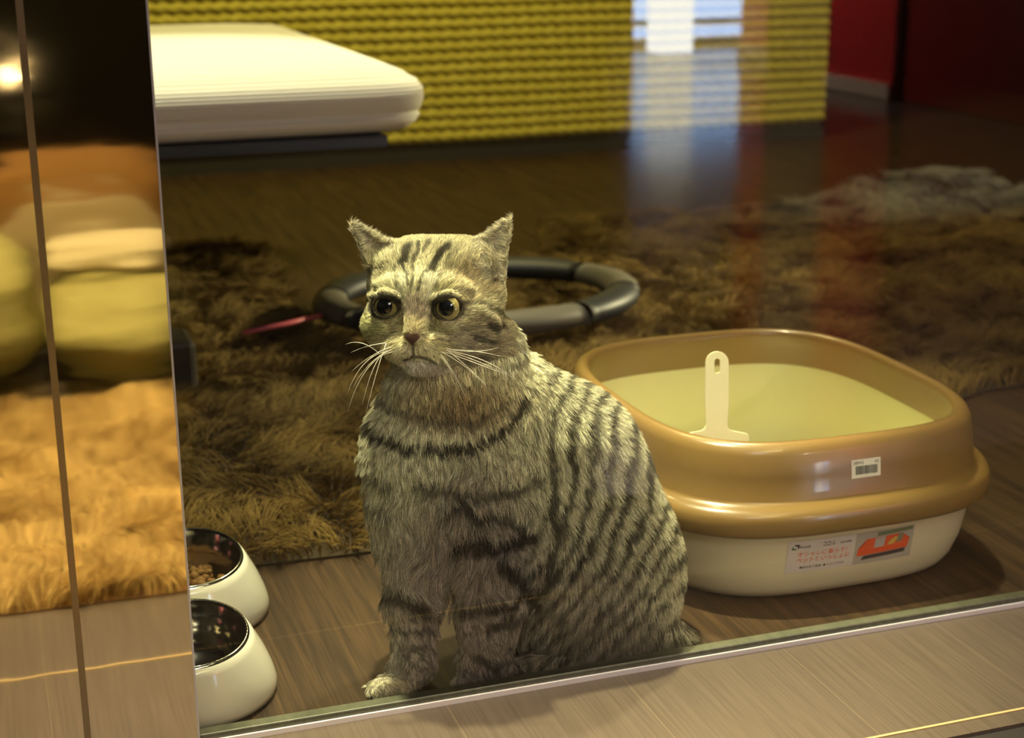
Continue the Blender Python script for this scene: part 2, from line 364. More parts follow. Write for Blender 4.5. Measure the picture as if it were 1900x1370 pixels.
# litter scoop leaning inside the rim
def scoop():
    H = .0215
    pts = []
    def arc(cx, cy, r, a0, a1, n=8): return [(cx+r*cos(a0+(a1-a0)*i/n), cy+r*sin(a0+(a1-a0)*i/n)) for i in range(n+1)]
    hw = .0112
    out = [(-.026, -.050), (.026, -.050)] + arc(.0265, -.004, .004, 0, pi/2, 4) + [(.016, .002)] + arc(.0165, .0085, .0065, -pi/2, -pi, 5)[1:]
    out += [(hw, .03)] + arc(0, .066, hw-.0004, 0, pi, 12) + [(-hw, .03)]
    out += arc(-.0165, .0085, .0065, 0, -pi/2, 5)[:-1] + [(-.016, .002)] + arc(-.0265, -.004, .004, pi/2, pi, 4)
    hole = [(x, y) for x, y in arc(0, .0675, .0025, 0, pi, 6)+arc(0, .059, .0025, pi, 2*pi, 6)]
    bm = bmesh.new()
    vo = [bm.verts.new((x, 0, y)) for x, y in out]; vh = [bm.verts.new((x, 0, y)) for x, y in hole]
    es = [bm.edges.new((vo[i], vo[(i+1) % len(vo)])) for i in range(len(vo))]+[bm.edges.new((vh[i], vh[(i+1) % len(vh)])) for i in range(len(vh))]
    bmesh.ops.triangle_fill(bm, use_beauty=True, edges=es)
    r = bmesh.ops.extrude_face_region(bm, geom=list(bm.faces))
    for v in r['geom']:
        if isinstance(v, bmesh.types.BMVert): v.co.y += .004
    bmesh.ops.recalc_face_normals(bm, faces=bm.faces)
    me = bpy.data.meshes.new('litter_scoop'); bm.to_mesh(me); bm.free()
    o = link('litter_scoop', me, mat('cream_scoop_plastic', (.72, .66, .42), .35))
    md = o.modifiers.new('bev', 'BEVEL'); md.width = .0007; md.segments = 2; md.limit_method = 'ANGLE'
    o.location = (.628, .134, .157); o.rotation_euler = (radians(-12), 0, radians(-20))
    # curved scooping blade below the shoulders, inside the box
    return tag(o, 'cream plastic litter scoop with slotted handle standing in the litter box', 'scoop')
scoop()

# ------------------------------------------------------------------ food bowls
M_mel = mat('white_melamine', (.82, .81, .66), .18, coat=.4)
M_steel = mat('polished_steel', (.42, .41, .40), .12, metal=1)
M_rub = mat('dark_gasket', (.03, .03, .03), .4)
def bowl(x, y, rb, rt, h, oy, tilt, label):
    t = empty('food_bowl', (x, y, 0), label, 'bowl', 'slanted white pet bowls by the mirrored pillar')
    N = 72; th = np.arange(N)*2*pi/N
    def ring(r, z, k): # k 0 base .. 1 top : centre shifts to oy, plane tilts about X
        return np.stack([x+r*np.cos(th), y+k*oy+r*np.sin(th), z+k*tilt*r*np.sin(th)], -1)
    def lo(name, rs, M, cap=False):
        V = np.concatenate([ring(*q) for q in rs]); Fc = []
        for a in range(len(rs)-1):
            for j in range(N): Fc.append((a*N+j, a*N+(j+1) % N, (a+1)*N+(j+1) % N, (a+1)*N+j))
        if cap: Fc.append(tuple((len(rs)-1)*N+j for j in range(N)))
        return link(name, npmesh(name, V, Fc), M, t, True)
    rs = []
    for i in range(9):
        u = i/8; r = rb+(rt-rb)*(u**1.5); rs.append((r*(1 if i else .97), h*u+.001, u))
    rs = [(rb*.93, 0, 0), (rb*.99, .002, 0)]+rs[1:]+[(rt-.003, h+.001, 1), (rt-.004, h-.004, 1)]
    lo('bowl_base', rs, M_mel)
    rr = rt-.0015
    lo('steel_rim', [(rr+.001, h+.0005, 1), (rr, h+.003, 1), (rr-.002, h+.003, 1), (rr-.003, h+.001, 1)], M_steel)
    lo('steel_insert', [(rr-.002, h+.002, 1), (rr-.004, h-.006, .98), (rr-.006, h-.02, .9), (rr-.009, h-.032, .8), (rr-.016, h-.038, .7), (.004, h-.040, .7)], M_steel, True)
    return t
bowl(.124, .092, .073, .050, .060, -.018, .16, 'front white food bowl, empty steel insert, nearest the glass')
bowl(.143, .248, .076, .052, .062, -.020, .16, 'rear white food bowl holding brown kibble, behind the empty bowl')
# dry food
bmk = bmesh.new(); bmesh.ops.create_icosphere(bmk, subdivisions=2, radius=.0045)
for v in bmk.verts: v.co.z *= .62; v.co *= 1+.1*sin(v.co.x*900)+.08*cos(v.co.y*1100)
mk = bpy.data.meshes.new('kibble'); bmk.to_mesh(mk); bmk.free(); mk.materials.append(mat('kibble_brown', (.20, .095, .018), .75, noise=((300, 300, 300), (.30, .16, .03), .2)))
mk.polygons.foreach_set('use_smooth', [True]*len(mk.polygons))
for k in range(84):
    o = bpy.data.objects.new('kibble', mk); COL.objects.link(o)
    lay = 0 if k < 36 else (1 if k < 66 else 2); r = sqrt(random.random())*(.036, .033, .022)[lay]; a = random.random()*2*pi
    o.location = (.143+r*cos(a), .248-.015+r*sin(a), .0305+lay*.0048+.0015*random.random()+.10*r*sin(a))
    o.rotation_euler = (random.uniform(-.7, .7), random.uniform(-.7, .7), random.random()*6); s = random.uniform(.85, 1.2); o.scale = (s, s, s)
    tag(o, 'small brown kibble piece in the rear food bowl', 'kibble', 'kibble heaped in the rear food bowl')

# ------------------------------------------------------------------ bench and cushion
bench = empty('bench', (-.1, 1.35, 0), 'low black bench under the cream cushion, upper left', 'bench')
box('bench_top', (-.9, .515, .90, 1.80, .327, .342), mat('charcoal_laminate', (.018, .018, .022), .4), bench, bev=.001)
for lx in (-.86, -.02):
    for ly in (.94, 1.72): box('leg', (lx, lx+.04, ly, ly+.04, 0, .322), M_dark, bench)
def cushion():
    x0, x1, y0, y1, z0, z1 = -.9, .576, .895, 1.86, .343, .430
    nx, ny = 90, 60; V = []; Fc = []
    # pillow block: superelliptic rounded box
    N = 120; t = np.arange(N)*2*pi/N; cx, cy, hx, hy = (x0+x1)/2, (y0+y1)/2, (x1-x0)/2, (y1-y0)/2
    prof = [(.0, .0, z0), (.9, 0, z0)]
    P = []
    for ins, z in [(.055, z0), (.018, z0+.002), (.006, z0+.012), (.001, z0+.022), (.006, z0+.024), (.0, z0+.030), (-.004, z0+.045), (-.003, z0+.058), (.004, z0+.068), (.010, z0+.0705), (.018, z0+.077), (.04, z0+.086), (.10, z0+.0925), (.2, z0+.095), (.35, z0+.096)]:
        rc = max(.045-ins*.3, .02); hxx, hyy = hx-ins, hy-ins; n = 10 if ins < .1 else 8
        c, s = np.cos(t), np.sin(t)
        sx = np.sign(c)*np.abs(c)**(2/22); sy = np.sign(s)*np.abs(s)**(2/22)
        P.append(np.stack([cx+hxx*sx, cy+hyy*sy, np.full(N, z)], -1))
    V = np.concatenate(P)
    for a in range(len(P)-1):
        for j in range(N): Fc.append((a*N+j, a*N+(j+1) % N, (a+1)*N+(j+1) % N, (a+1)*N+j))
    Fc.append(tuple((len(P)-1)*N+j for j in range(N))); Fc.append(tuple(range(N-1, -1, -1)))
    M = mat('cream_ribbed_cotton', (.80, .76, .62), .9, spec=.1); nt = M.node_tree; b = nt.nodes['Principled BSDF']
    tc = node(nt, 'ShaderNodeTexCoord'); wv = node(nt, 'ShaderNodeTexWave', Scale=34.0, Distortion=.6); wv.bands_direction = 'Z'
    mp = node(nt, 'ShaderNodeMapping', Scale=(.02, 1.0, 2.0)); nt.links.new(tc.outputs['Object'], mp.inputs[0]); nt.links.new(mp.outputs[0], wv.inputs['Vector'])
    bp = node(nt, 'ShaderNodeBump', Strength=.6, Distance=.002); nt.links.new(wv.outputs['Fac'], bp.inputs['Height']); nt.links.new(bp.outputs[0], b.inputs['Normal'])
    o = link('bench_cushion', npmesh('bench_cushion', V, Fc), M, None, True)
    tag(o, 'thick cream ribbed seat cushion lying on the black bench', 'cushion')
cushion()
tag(box('storage_block', (.17, .246, .90, .98, .0035, .085), mat('dark_brown_block', (.02, .014, .008), .6), None, bev=.008), 'small dark brown block beside the mirrored pillar on the rug edge', 'block')

# ------------------------------------------------------------------ interior shag rug
RUG = [(.05, .335), (.15, .335), (.32, .325), (.50, .33), (.52, .525), (.96, .525), (1.12, .52), (1.25, .58), (1.7, .60), (2.35, .8), (2.42, 1.5), (2.17, 1.80), (2.05, 1.93), (1.88, 1.90), (1.55, 1.84), (1.07, 1.86),
       (.99, 1.63), (.86, 1.34), (.75, 1.20), (.61, 1.12), (.49, 1.20), (.46, 1.36), (.49, 1.71), (.46, 1.90), (.33, 1.90), (.05, 1.88)]
def inpoly(P, poly):
    x, y = P[:, 0], P[:, 1]; c = np.zeros(len(P), bool); n = len(poly)
    for i in range(n):
        (x1, y1), (x2, y2) = poly[i], poly[(i+1) % n]
        c ^= ((y1 > y) != (y2 > y)) & (x < (x2-x1)*(y-y1)/(y2-y1+1e-12)+x1)
    return c
def shag(name, poly, n, length, cols, rad, seed, label, zb=.003, lift=None, dens=None):
    rng = np.random.default_rng(seed)
    bm = bmesh.new(); f = bm.faces.new([bm.verts.new((x, y, zb)) for x, y in poly]); r = bmesh.ops.extrude_face_region(bm, geom=[f])
    for v in r['geom']:
        if isinstance(v, bmesh.types.BMVert): v.co.z = .0005
    base = bmobj(name, bm, mat(name+'_backing', tuple(c*.6 for c in cols[0]), .95))
    tag(base, label, 'rug')
    pl = np.array(poly); lo_, hi = pl.min(0), pl.max(0)
    P = rng.random((int(n*2.2), 2))*(hi-lo_)+lo_; P = P[inpoly(P, poly)][:n]; n = len(P)
    P3 = np.c_[P, np.zeros(n)]
    z0 = np.full(n, zb)+(lift(P) if lift is not None else 0)
    a = vnoise(P3, 14, seed)*7+vnoise(P3, 45, seed+1)*3.5; ln = length*(.65+.6*vnoise(P3, 25, seed+2))*rng.uniform(.8, 1.15, n)
    lean = .55+.5*vnoise(P3, 20, seed+3)
    d = np.stack([np.cos(a), np.sin(a), np.zeros(n)], -1)+rng.normal(0, .22, (n, 3))
    k = 5; T = np.linspace(0, 1, k)
    pts = np.zeros((n, k, 3)); pts[:, :, 0] = P[:, 0:1]+d[:, 0:1]*(lean*ln)[:, None]*(T**1.6)[None]
    pts[:, :, 1] = P[:, 1:2]+d[:, 1:2]*(lean*ln)[:, None]*(T**1.6)[None]
    pts[:, :, 2] = z0[:, None]+ln[:, None]*(T-.42*T*T*lean[:, None])
    mix = np.clip(.1+.85*vnoise(P3, 9, seed+4)*.6+.5*vnoise(P3, 60, seed+5)-.15+rng.normal(0, .12, n), 0, 1)[:, None]
    c = np.array(cols[0])*(1-mix)+np.array(cols[1])*mix
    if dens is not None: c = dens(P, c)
    strands('pile', pts, c, rng.uniform(.7, 1.2, n)*rad, attrmat(name+'_yarn', .8, .15), base, 'stuff')
    return base
def ruglift(P): return .045*np.exp(-((P[:, 0]-2.02)/.22)**2-((P[:, 1]-1.86)/.12)**2)
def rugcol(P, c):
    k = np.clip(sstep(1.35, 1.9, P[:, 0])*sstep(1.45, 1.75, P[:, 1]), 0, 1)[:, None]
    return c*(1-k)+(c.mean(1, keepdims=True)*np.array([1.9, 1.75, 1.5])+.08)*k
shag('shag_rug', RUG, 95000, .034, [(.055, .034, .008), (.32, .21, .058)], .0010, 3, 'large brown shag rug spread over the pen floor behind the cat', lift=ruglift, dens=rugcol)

# ------------------------------------------------------------------ track toy and wand
toy = empty('track_toy', (.72, 1.22, .045), 'dark and smoky grey ring-shaped ball track toy lying on the rug', 'cat toy')
TC = np.array([.715, 1.145])
def seg(a0, a1, M, rr=.017, w_=.026):
    n = 14; A = 14; V = []; Fc = []
    for i in range(n+1):
        a = a0+(a1-a0)*i/n; e = np.array([cos(a), sin(a)]); bul = 1+.10*sin(pi*i/n)
        for j in range(A):
            b = 2*pi*j/A; V.append((TC[0]+e[0]*(.232+w_*bul*cos(b)), TC[1]+e[1]*((.185)+w_*bul*cos(b)), .052+rr*bul*sin(b)))
    for i in range(n):
        for j in range(A): Fc.append((i*A+j, i*A+(j+1) % A, (i+1)*A+(j+1) % A, (i+1)*A+j))
    Fc.append(tuple(range(A))); Fc.append(tuple(n*A+j for j in range(A-1, -1, -1)))
    return link('track_segment', npmesh('track_segment', V, Fc), M, toy, True)
M_smoke = mat('smoky_plastic', (.10, .09, .07), .55); M_char = mat('charcoal_plastic', (.012, .013, .015), .5)
for i in range(8):
    g = .05
    seg(2*pi*i/8+g-.35, 2*pi*(i+1)/8-.0-.35, M_char if i % 2 == 1 else M_smoke)
def tube(name, pts, r, M, parent=None, A=10):
    V, Fc = [], []; pts = [Vector(p) for p in pts]
    for i, p in enumerate(pts):
        d = (pts[min(i+1, len(pts)-1)]-pts[max(i-1, 0)]).normalized(); s = d.orthogonal().normalized() if i == 0 else (s-d*s.dot(d)).normalized(); t = d.cross(s)
        rr = r[i] if isinstance(r, (list, tuple)) else r
        for j in range(A): V.append(p+(s*cos(2*pi*j/A)+t*sin(2*pi*j/A))*rr)
    for i in range(len(pts)-1):
        for j in range(A): Fc.append((i*A+j, i*A+(j+1) % A, (i+1)*A+(j+1) % A, (i+1)*A+j))
    Fc.append(tuple(range(A-1, -1, -1))); Fc.append(tuple((len(pts)-1)*A+j for j in range(A)))
    return link(name, npmesh(name, V, Fc), M, parent, True)
tag(tube('teaser_wand', [(.335, 1.07, .045), (.40, 1.09, .047), (.47, 1.115, .05)], .0035, mat('pink_plastic', (.50, .09, .12), .4)), 'thin pink stick lying on the rug left of the track toy', 'stick')

# ------------------------------------------------------------------ shop side objects mirrored in the pillar
ORUG = [(-.55, -.31), (.155, -.30), (.235, -.92), (-.55, -.92)]
shag('orange_shag_rug', ORUG, 26000, .030, [(.20, .09, .012), (.98, .72, .26)], .0011, 8, 'bright orange shag rug outside the pane, seen mirrored in the pillar', zb=.003)
M_khaki = mat('khaki_canvas', (.46, .42, .14), .85, spec=.15, noise=((9, 9, 40), (.32, .28, .085), .2), bump=((6, 6, 30), .6, .01))
def beanbag(name, cx, cy, rx, ry, z0, h, M, label, cat, seed=0, e=2.6):
    bm = bmesh.new(); bmesh.ops.create_uvsphere(bm, u_segments=48, v_segments=28, radius=1)
    for v in bm.verts:
        s = Vector((math.copysign(abs(v.co.x)**.8, v.co.x), math.copysign(abs(v.co.y)**.8, v.co.y), math.copysign(abs(v.co.z)**(2/e), v.co.z)))
        wv = 1+.035*sin(5*math.atan2(v.co.y, v.co.x)+seed)+.025*sin(9*v.co.z+seed)
        v.co = Vector((cx+rx*s.x*wv, cy+ry*s.y*wv, z0+h/2+h/2*s.z))
    return tag(bmobj(name, bm, M, None, True), label, cat)
beanbag('floor_cushion', .165, -1.09, .105, .14, .0, .15, M_khaki, 'khaki floor cushion behind the orange rug, mirrored in the pillar panel', 'cushion', 1)
beanbag('folded_blanket', .16, -1.14, .09, .09, .147, .045, mat('beige_fleece', (.62, .52, .28), .9), 'folded beige blanket on the khaki floor cushion, mirrored in the pillar', 'blanket', 2)
beanbag('orange_bolster', .13, -1.42, .17, .08, .0, .28, mat('orange_brown_cloth', (.26, .12, .02), .9), 'orange brown bolster behind the khaki cushion, mirrored in the pillar', 'bolster', 3)
beanbag('taupe_pillow', .14, -1.28, .13, .05, .0, .235, mat('taupe_cloth', (.27, .20, .09), .9), 'taupe pillow propped behind the khaki floor cushion, mirrored in the pillar', 'pillow', 5)
beanbag('round_pouf', -.025, -1.10, .085, .13, .0, .22, M_khaki, 'round khaki pouf mirrored at the far left of the pillar', 'pouf', 4, 2.0)
# dark display cabinet behind the viewer's spot
cab = empty('display_cabinet', (0, -2.4, 0), 'dark display cabinet across the aisle, mirrored behind the pen', 'cabinet')
box('cabinet_body', (-1.6, 1.30, -2.7, -2.05, 0, 1.6), M_dark, cab, bev=.005)
lampo = empty('globe_lamp', (.073, -1.95, 0), 'small glowing round lamp mirrored at the upper left of the pillar', 'lamp')
bm = bmesh.new(); bmesh.ops.create_uvsphere(bm, u_segments=24, v_segments=16, radius=.026, matrix=Matrix.Translation((.073, -1.95, .345)))
bmobj('lamp_globe', bm, emit('warm_bulb', (1, .72, .35), 6), lampo, True)
tube('lamp_stem', [(.073, -1.95, .33), (.073, -1.95, -.003)], .006, M_dark, lampo)
# daylight window and white column far behind
# virtual position behind the pane: mirrored to y<0
col = empty('sunlit_column', (3.0, -5.3, 0), 'sunlit white column with its light put in as glow, mirrored in the top of the pane', 'lamp')
box('column_glow', (2.93, 3.09, -5.55, -5.4, 0, .5), emit('sunlit_white_glow', (.92, .97, 1), 24), col)  # sunlit column, no lamp: its brightness is put in as emission
Mw = emit('window_sky', (.42, .62, 1), 26)
box('pane', (3.02, 3.9, -5.92, -5.9, .03, .5), Mw, win2)
Mf = mat('pale_window_frame', (.55, .60, .68), .4)
for d in [(3.0, 3.9, -5.90, -5.86, -.003, .03), (3.26, 3.30, -5.90, -5.86, .03, .5), (3.0, 3.9, -5.92, -5.86, .5, .54), (3.0, 3.9, -5.90, -5.86, .085, .115)]: box('window_frame', d, Mf, win2)

# ------------------------------------------------------------------ the cat
# Modelled in a view-scaled space: x, y in photo pixels, w = depth in the same unit (2231 units per metre at the paws)
AX0 = 1.2972; UPM = FPX/AX0
def wv(y): return -.295*(1300-y)
def to_world(Q):
    Q = np.asarray(Q, float); d = FW*1.0 + (R2*(Q[..., 0:1]-950) + U2*(685-Q[..., 1:2]))/FPX
    return CAMP + d*(AX0+Q[..., 2:3]/UPM)
G4 = 3.2
LO = np.array([632., 392., -330.]); HI = np.array([1308., 1336., 330.])
NXYZ = ((HI-LO)/G4).astype(int)+1
GX, GY, GW = [LO[i]+G4*np.arange(NXYZ[i], dtype=np.float32) for i in range(3)]
D = np.full(tuple(NXYZ), 60.0, np.float32)
def smin(a, b, k):
    h = np.clip(.5+.5*(b-a)/k, 0, 1); return b*(1-h)+a*h-k*h*(1-h)
def smax(a, b, k): return -smin(-a, -b, k)
def region(c, r, pad):
    s = []
    for i, g in enumerate((GX, GY, GW)):
        a = max(0, int((c[i]-r[i]-pad-LO[i])/G4)); b = min(len(g), int((c[i]+r[i]+pad-LO[i])/G4)+2); s.append(slice(a, b))
    X, Y, Wd = np.meshgrid(GX[s[0]], GY[s[1]], GW[s[2]], indexing='ij'); return tuple(s), X, Y, Wd
def put(s, d, k, op='add'):
    D[s] = smin(D[s], d, k) if op == 'add' else smax(D[s], -d, k)
def ell(c, r, k=20, rot=0, rotw=0, op='add'):
    """ellipsoid; rot tilts in the image plane, rotw turns about the vertical (deg)"""
    R = max(r); s, X, Y, Wd = region(c, (R, R, R), k+12)
    x, y, z = X-c[0], Y-c[1], Wd-c[2]
    if rotw: a = radians(rotw); x, z = x*cos(a)+z*sin(a), -x*sin(a)+z*cos(a)
    if rot: a = radians(rot); x, y = x*cos(a)+y*sin(a), -x*sin(a)+y*cos(a)
    k0 = np.sqrt((x/r[0])**2+(y/r[1])**2+(z/r[2])**2)+1e-6; k1 = np.sqrt((x/r[0]**2)**2+(y/r[1]**2)**2+(z/r[2]**2)**2)+1e-6
    put(s, k0*(k0-1)/k1, k, op)
def cap(a, b, ra, rb, k=16, op='add'):
    a, b = np.array(a, float), np.array(b, float); c = (a+b)/2; r = np.abs(b-a)/2+max(ra, rb)
    s, X, Y, Wd = region(c, r, k+12); ab = b-a
    t = np.clip(((X-a[0])*ab[0]+(Y-a[1])*ab[1]+(Wd-a[2])*ab[2])/ab.dot(ab), 0, 1)
    put(s, np.sqrt((X-a[0]-t*ab[0])**2+(Y-a[1]-t*ab[1])**2+(Wd-a[2]-t*ab[2])**2)-(ra+(rb-ra)*t), k, op)
def B(x, y, dw): return (x, y, wv(y)+dw)
# torso
ell(B(816, 852, 165), (146, 175, 120), 30)                  # chest
ell(B(955, 880, 215), (165, 215, 135), 50, rot=-16)         # ribcage
ell(B(932, 758, 192), (108, 118, 102), 38, rot=-30)
ell(B(1052, 850, 235), (130, 148, 120), 45, rot=-35)         # shoulders and nape
ell(B(1060, 960, 255), (165, 215, 140), 50, rot=-22)        # loin
ell(B(1115, 1060, 270), (150, 170, 145), 40)                # rump
ell(B(1085, 1120, 215), (150, 118, 85), 30, rot=-12)        # near thigh
ell(B(1150, 1170, 250), (110, 62, 90), 25)                  # seat
ell(B(1010, 1170, 330), (110, 100, 90), 30)                 # far thigh
ell(B(790, 960, 150), (98, 130, 95), 35)                    # breast
cap(B(1085, 1232, 165), B(955, 1250, 120), 30, 24, 16)      # near hind foot
cap(B(1205, 1150, 330), B(1252, 1185, 255), 26, 22, 20); cap(B(1252, 1185, 255), B(1190, 1222, 180), 22, 17, 14)   # tail round the rump
# neck
ell(B(835, 715, 150), (118, 85, 98), 35)
ell(B(878, 655, 165), (72, 85, 80), 30)
ell(B(905, 648, 175), (62, 62, 70), 30)
# forelegs
cap(B(790, 1010, 120), B(768, 1110, 95), 66, 48, 30); cap(B(768, 1110, 95), B(765, 1230, 70), 46, 36, 20)
cap(B(765, 1230, 70), B(745, 1272, 55), 38, 32, 16); ell(B(722, 1284, 30), (42, 29, 42), 14, rotw=-25)
for tx, tdw in ((694, 14), (712, -2), (735, -2), (755, 10)): ell(B(tx, 1296-(.0 if tx < 720 else 3), tdw+4), (13, 15, 18), 7)
ell(B(925, 975, 115), (88, 100, 75), 35); cap(B(915, 1030, 105), B(908, 1130, 95), 76, 60, 30); cap(B(908, 1130, 95), B(898, 1235, 85), 60, 44, 20)
cap(B(898, 1235, 85), B(886, 1272, 75), 46, 38, 16); ell(B(872, 1285, 62), (46, 32, 40), 14)
for tx, tdw in ((842, 50), (860, 36), (884, 34), (905, 46)): ell(B(tx, 1298, tdw+4), (13, 15, 17), 7)
# head frame
HC = np.array([802., 570., wv(570)+150]); TH = radians(18)
def HP(a, b, c): return (HC[0]+a*cos(TH)-c*sin(TH), HC[1]-b, HC[2]-a*sin(TH)-c*cos(TH))
def hell(a, b, c, r, k=16, rot=0, op='add'): ell(HP(a, b, c), r, k, rot=rot, rotw=-18, op=op)
hell(0, 22, -22, (128, 106, 104), 20)
for s in (-1, 1):
    hell(s*70 if s > 0 else -64, -38 if s > 0 else -30, 22, (62, 60, 62) if s > 0 else (60, 54, 62), 26)          # jowls
    hell(s*30, -77, 78, (38, 27, 29), 12)          # whisker pads
    hell(s*50, 34, 66, (40, 22, 24), 16)           # brow
    hell(s*62, -26, 66, (30, 18, 22), 14)          # under the eye
cap(HP(0, 30, 74), HP(0, -46, 103), 26, 18, 22)    # nose bridge
hell(0, -57, 111, (17, 11, 12), 6)
hell(0, -106, 60, (32, 20, 27), 14)
hell(0, -82, 42, (62, 36, 46), 18)
EYES = [(-61, 1, 76), (60, -1, 76)]
for ea, eb, ec in EYES:
    hell(ea, eb, ec+1, (33, 31, 32), 8)
    hell(ea+(2 if ea < 0 else -2), eb-2.5, ec+26, (24, 17.5, 24), 3, rot=(8 if ea < 0 else -8), op='sub')
    so = -1 if ea < 0 else 1; lo_ = 3 if ea < 0 else 1; cap(HP(ea+so*27, eb+17+lo_, ec+15), HP(ea-so*26, eb+12+lo_, ec+23), 6, 6, 4); cap(HP(ea+so*4, eb+23+lo_, ec+20), HP(ea-so*22, eb+18+lo_, ec+25), 7, 6, 8)
cap(HP(0, -68, 118), HP(0, -92, 108), 2, 2, 7, 'sub')
for s in (-1, 1): cap(HP(0, -92, 108), HP(s*26, -96, 91), 1.5, 1, 7, 'sub')
# ears: curved triangular shells
def tri_sd(X, Y, T):
    d = None
    sgn = np.sign((T[1][0]-T[0][0])*(T[2][1]-T[0][1])-(T[1][1]-T[0][1])*(T[2][0]-T[0][0]))
    for i in range(3):
        (x1, y1), (x2, y2) = T[i], T[(i+1) % 3]; L = math.hypot(x2-x1, y2-y1)
        e = -sgn*((x2-x1)*(Y-y1)-(y2-y1)*(X-x1))/L; d = e if d is None else np.maximum(d, e)
    return d
EARS = []
def ear(T, wc, wt, curve, th=6.5):
    T = np.array(T, float); c = T.mean(0); r = np.ptp(T, axis=0)/2+20; ctr = (T.min(0)+T.max(0))/2
    s, X, Y, Wd = region((ctr[0], ctr[1], wc), (r[0], r[1], 90), 14)
    tip = T[0]; base = (T[1]+T[2])/2; ax = (tip-base); L = np.linalg.norm(ax); ax /= L; pr = np.array([-ax[1], ax[0]])
    v = ((X-base[0])*ax[0]+(Y-base[1])*ax[1])/L; u = (X-base[0])*pr[0]+(Y-base[1])*pr[1]; hw = np.linalg.norm(T[1]-T[2])/2*np.clip(1-v, .08, 1.3)
    wmid = wc+(wt-wc)*v + curve*(1-np.clip(u/hw, -1.3, 1.3)**2)*np.clip(1-v, 0, 1)
    d2 = tri_sd(X, Y, T)+4
    d = smax(np.abs(Wd-wmid)*.8-th*(1.0-.45*np.clip(v, 0, 1)), d2, 4.0)
    put(s, d, 9); EARS.append((T, wc, wt))
ear([(639, 402), (682, 500), (750, 462)], HC[2]-2, HC[2]-8, 34)
ear([(951, 393), (856, 472), (940, 532)], HC[2]-30, HC[2]-14, 34)
hell(-45, 82, -14, (62, 42, 72), 20); hell(52, 82, -14, (62, 42, 72), 20)
hell(-88, 82, -6, (34, 30, 34), 18); hell(84, 80, -6, (38, 34, 36), 18)
# keep clear of floor and glass
Xg, Yg, Wg = np.meshgrid(GX, GY, GW, indexing='ij')
dirx = FW[None]  # world y and z of every grid point
sc = (AX0+Wg/UPM)
wy = CAMP[1]+sc*(FW[1]+(R2[1]*(Xg-950)+U2[1]*(685-Yg))/FPX); wz = CAMP[2]+sc*(FW[2]+(R2[2]*(Xg-950)+U2[2]*(685-Yg))/FPX)
D = smax(D, (-(wz-.003)*UPM).astype(np.float32), 3); D = smax(D, (-(wy-.019)*UPM).astype(np.float32), 5)
del Xg, Yg, Wg, wy, wz, sc

def surface_nets(F, lo, h):
    nx, ny, nz = F.shape; ins = F < 0
    corner = [(i, j, k) for i in (0, 1) for j in (0, 1) for k in (0, 1)]
    def sl(i, j, k, A): return A[i:nx-1+i, j:ny-1+j, k:nz-1+k]
    cnt = sum(sl(*c, ins).astype(np.int8) for c in corner); act = (cnt > 0) & (cnt < 8)
    ci = np.argwhere(act); idx = -np.ones(act.shape, np.int64); idx[act] = np.arange(len(ci))
    acc = np.zeros((len(ci), 3)); n = np.zeros(len(ci))
    for a in corner:
        for ax in range(3):
            if a[ax]: continue
            b = list(a); b[ax] = 1
            fa = F[ci[:, 0]+a[0], ci[:, 1]+a[1], ci[:, 2]+a[2]]; fb = F[ci[:, 0]+b[0], ci[:, 1]+b[1], ci[:, 2]+b[2]]
            mk = (fa < 0) != (fb < 0); t = np.where(mk, fa/(fa-fb+1e-9), 0)
            p = np.array(a, float)[None].repeat(len(ci), 0); p[:, ax] = t; acc[mk] += p[mk]; n[mk] += 1
    V = (ci+acc/n[:, None])*h+lo; Q = []
    for ax in range(3):
        o1, o2 = [(1, 2), (2, 0), (0, 1)][ax]
        A = [slice(1, nx-1), slice(1, ny-1), slice(1, nz-1)]; A[ax] = slice(0, F.shape[ax]-1); Bs = list(A); Bs[ax] = slice(1, F.shape[ax])
        fa, fb = ins[tuple(A)], ins[tuple(Bs)]; e = np.argwhere(fa != fb)+np.array([A[0].start, A[1].start, A[2].start])
        f = fa[fa != fb]
        def g(d1, d2):
            q = e.copy(); q[:, o1] -= d1; q[:, o2] -= d2; return idx[q[:, 0], q[:, 1], q[:, 2]]
        q = np.stack([g(1, 1), g(0, 1), g(0, 0), g(1, 0)], -1); q[~f] = q[~f][:, ::-1]; Q.append(q)
    return V, np.concatenate(Q)
V, Q = surface_nets(D, LO, G4)
Vn = V.copy()
for _ in range(2):   # light smoothing
    sm = np.zeros_like(Vn); ct = np.zeros(len(Vn))
    for a, b in ((0, 1), (1, 2), (2, 3), (3, 0)):
        np.add.at(sm, Q[:, a], Vn[Q[:, b]]); np.add.at(ct, Q[:, a], 1); np.add.at(sm, Q[:, b], Vn[Q[:, a]]); np.add.at(ct, Q[:, b], 1)
    Vn = Vn*.5+.5*sm/np.maximum(ct, 1)[:, None]
V = Vn
def gradn(P):
    q = np.clip((P-LO)/G4, 1.01, np.array(D.shape)-2.02)
    def smp(q):
        i = np.floor(q).astype(int); f = q-i; r = 0
        for dx in (0, 1):
            for dy in (0, 1):
                for dz in (0, 1):
                    r = r+(f[:, 0] if dx else 1-f[:, 0])*(f[:, 1] if dy else 1-f[:, 1])*(f[:, 2] if dz else 1-f[:, 2])*D[i[:, 0]+dx, i[:, 1]+dy, i[:, 2]+dz]
        return r
    g = np.stack([smp(q+np.eye(3)[i]*.8)-smp(q-np.eye(3)[i]*.8) for i in range(3)], -1)
    return g/(np.linalg.norm(g, axis=1, keepdims=True)+1e-9)

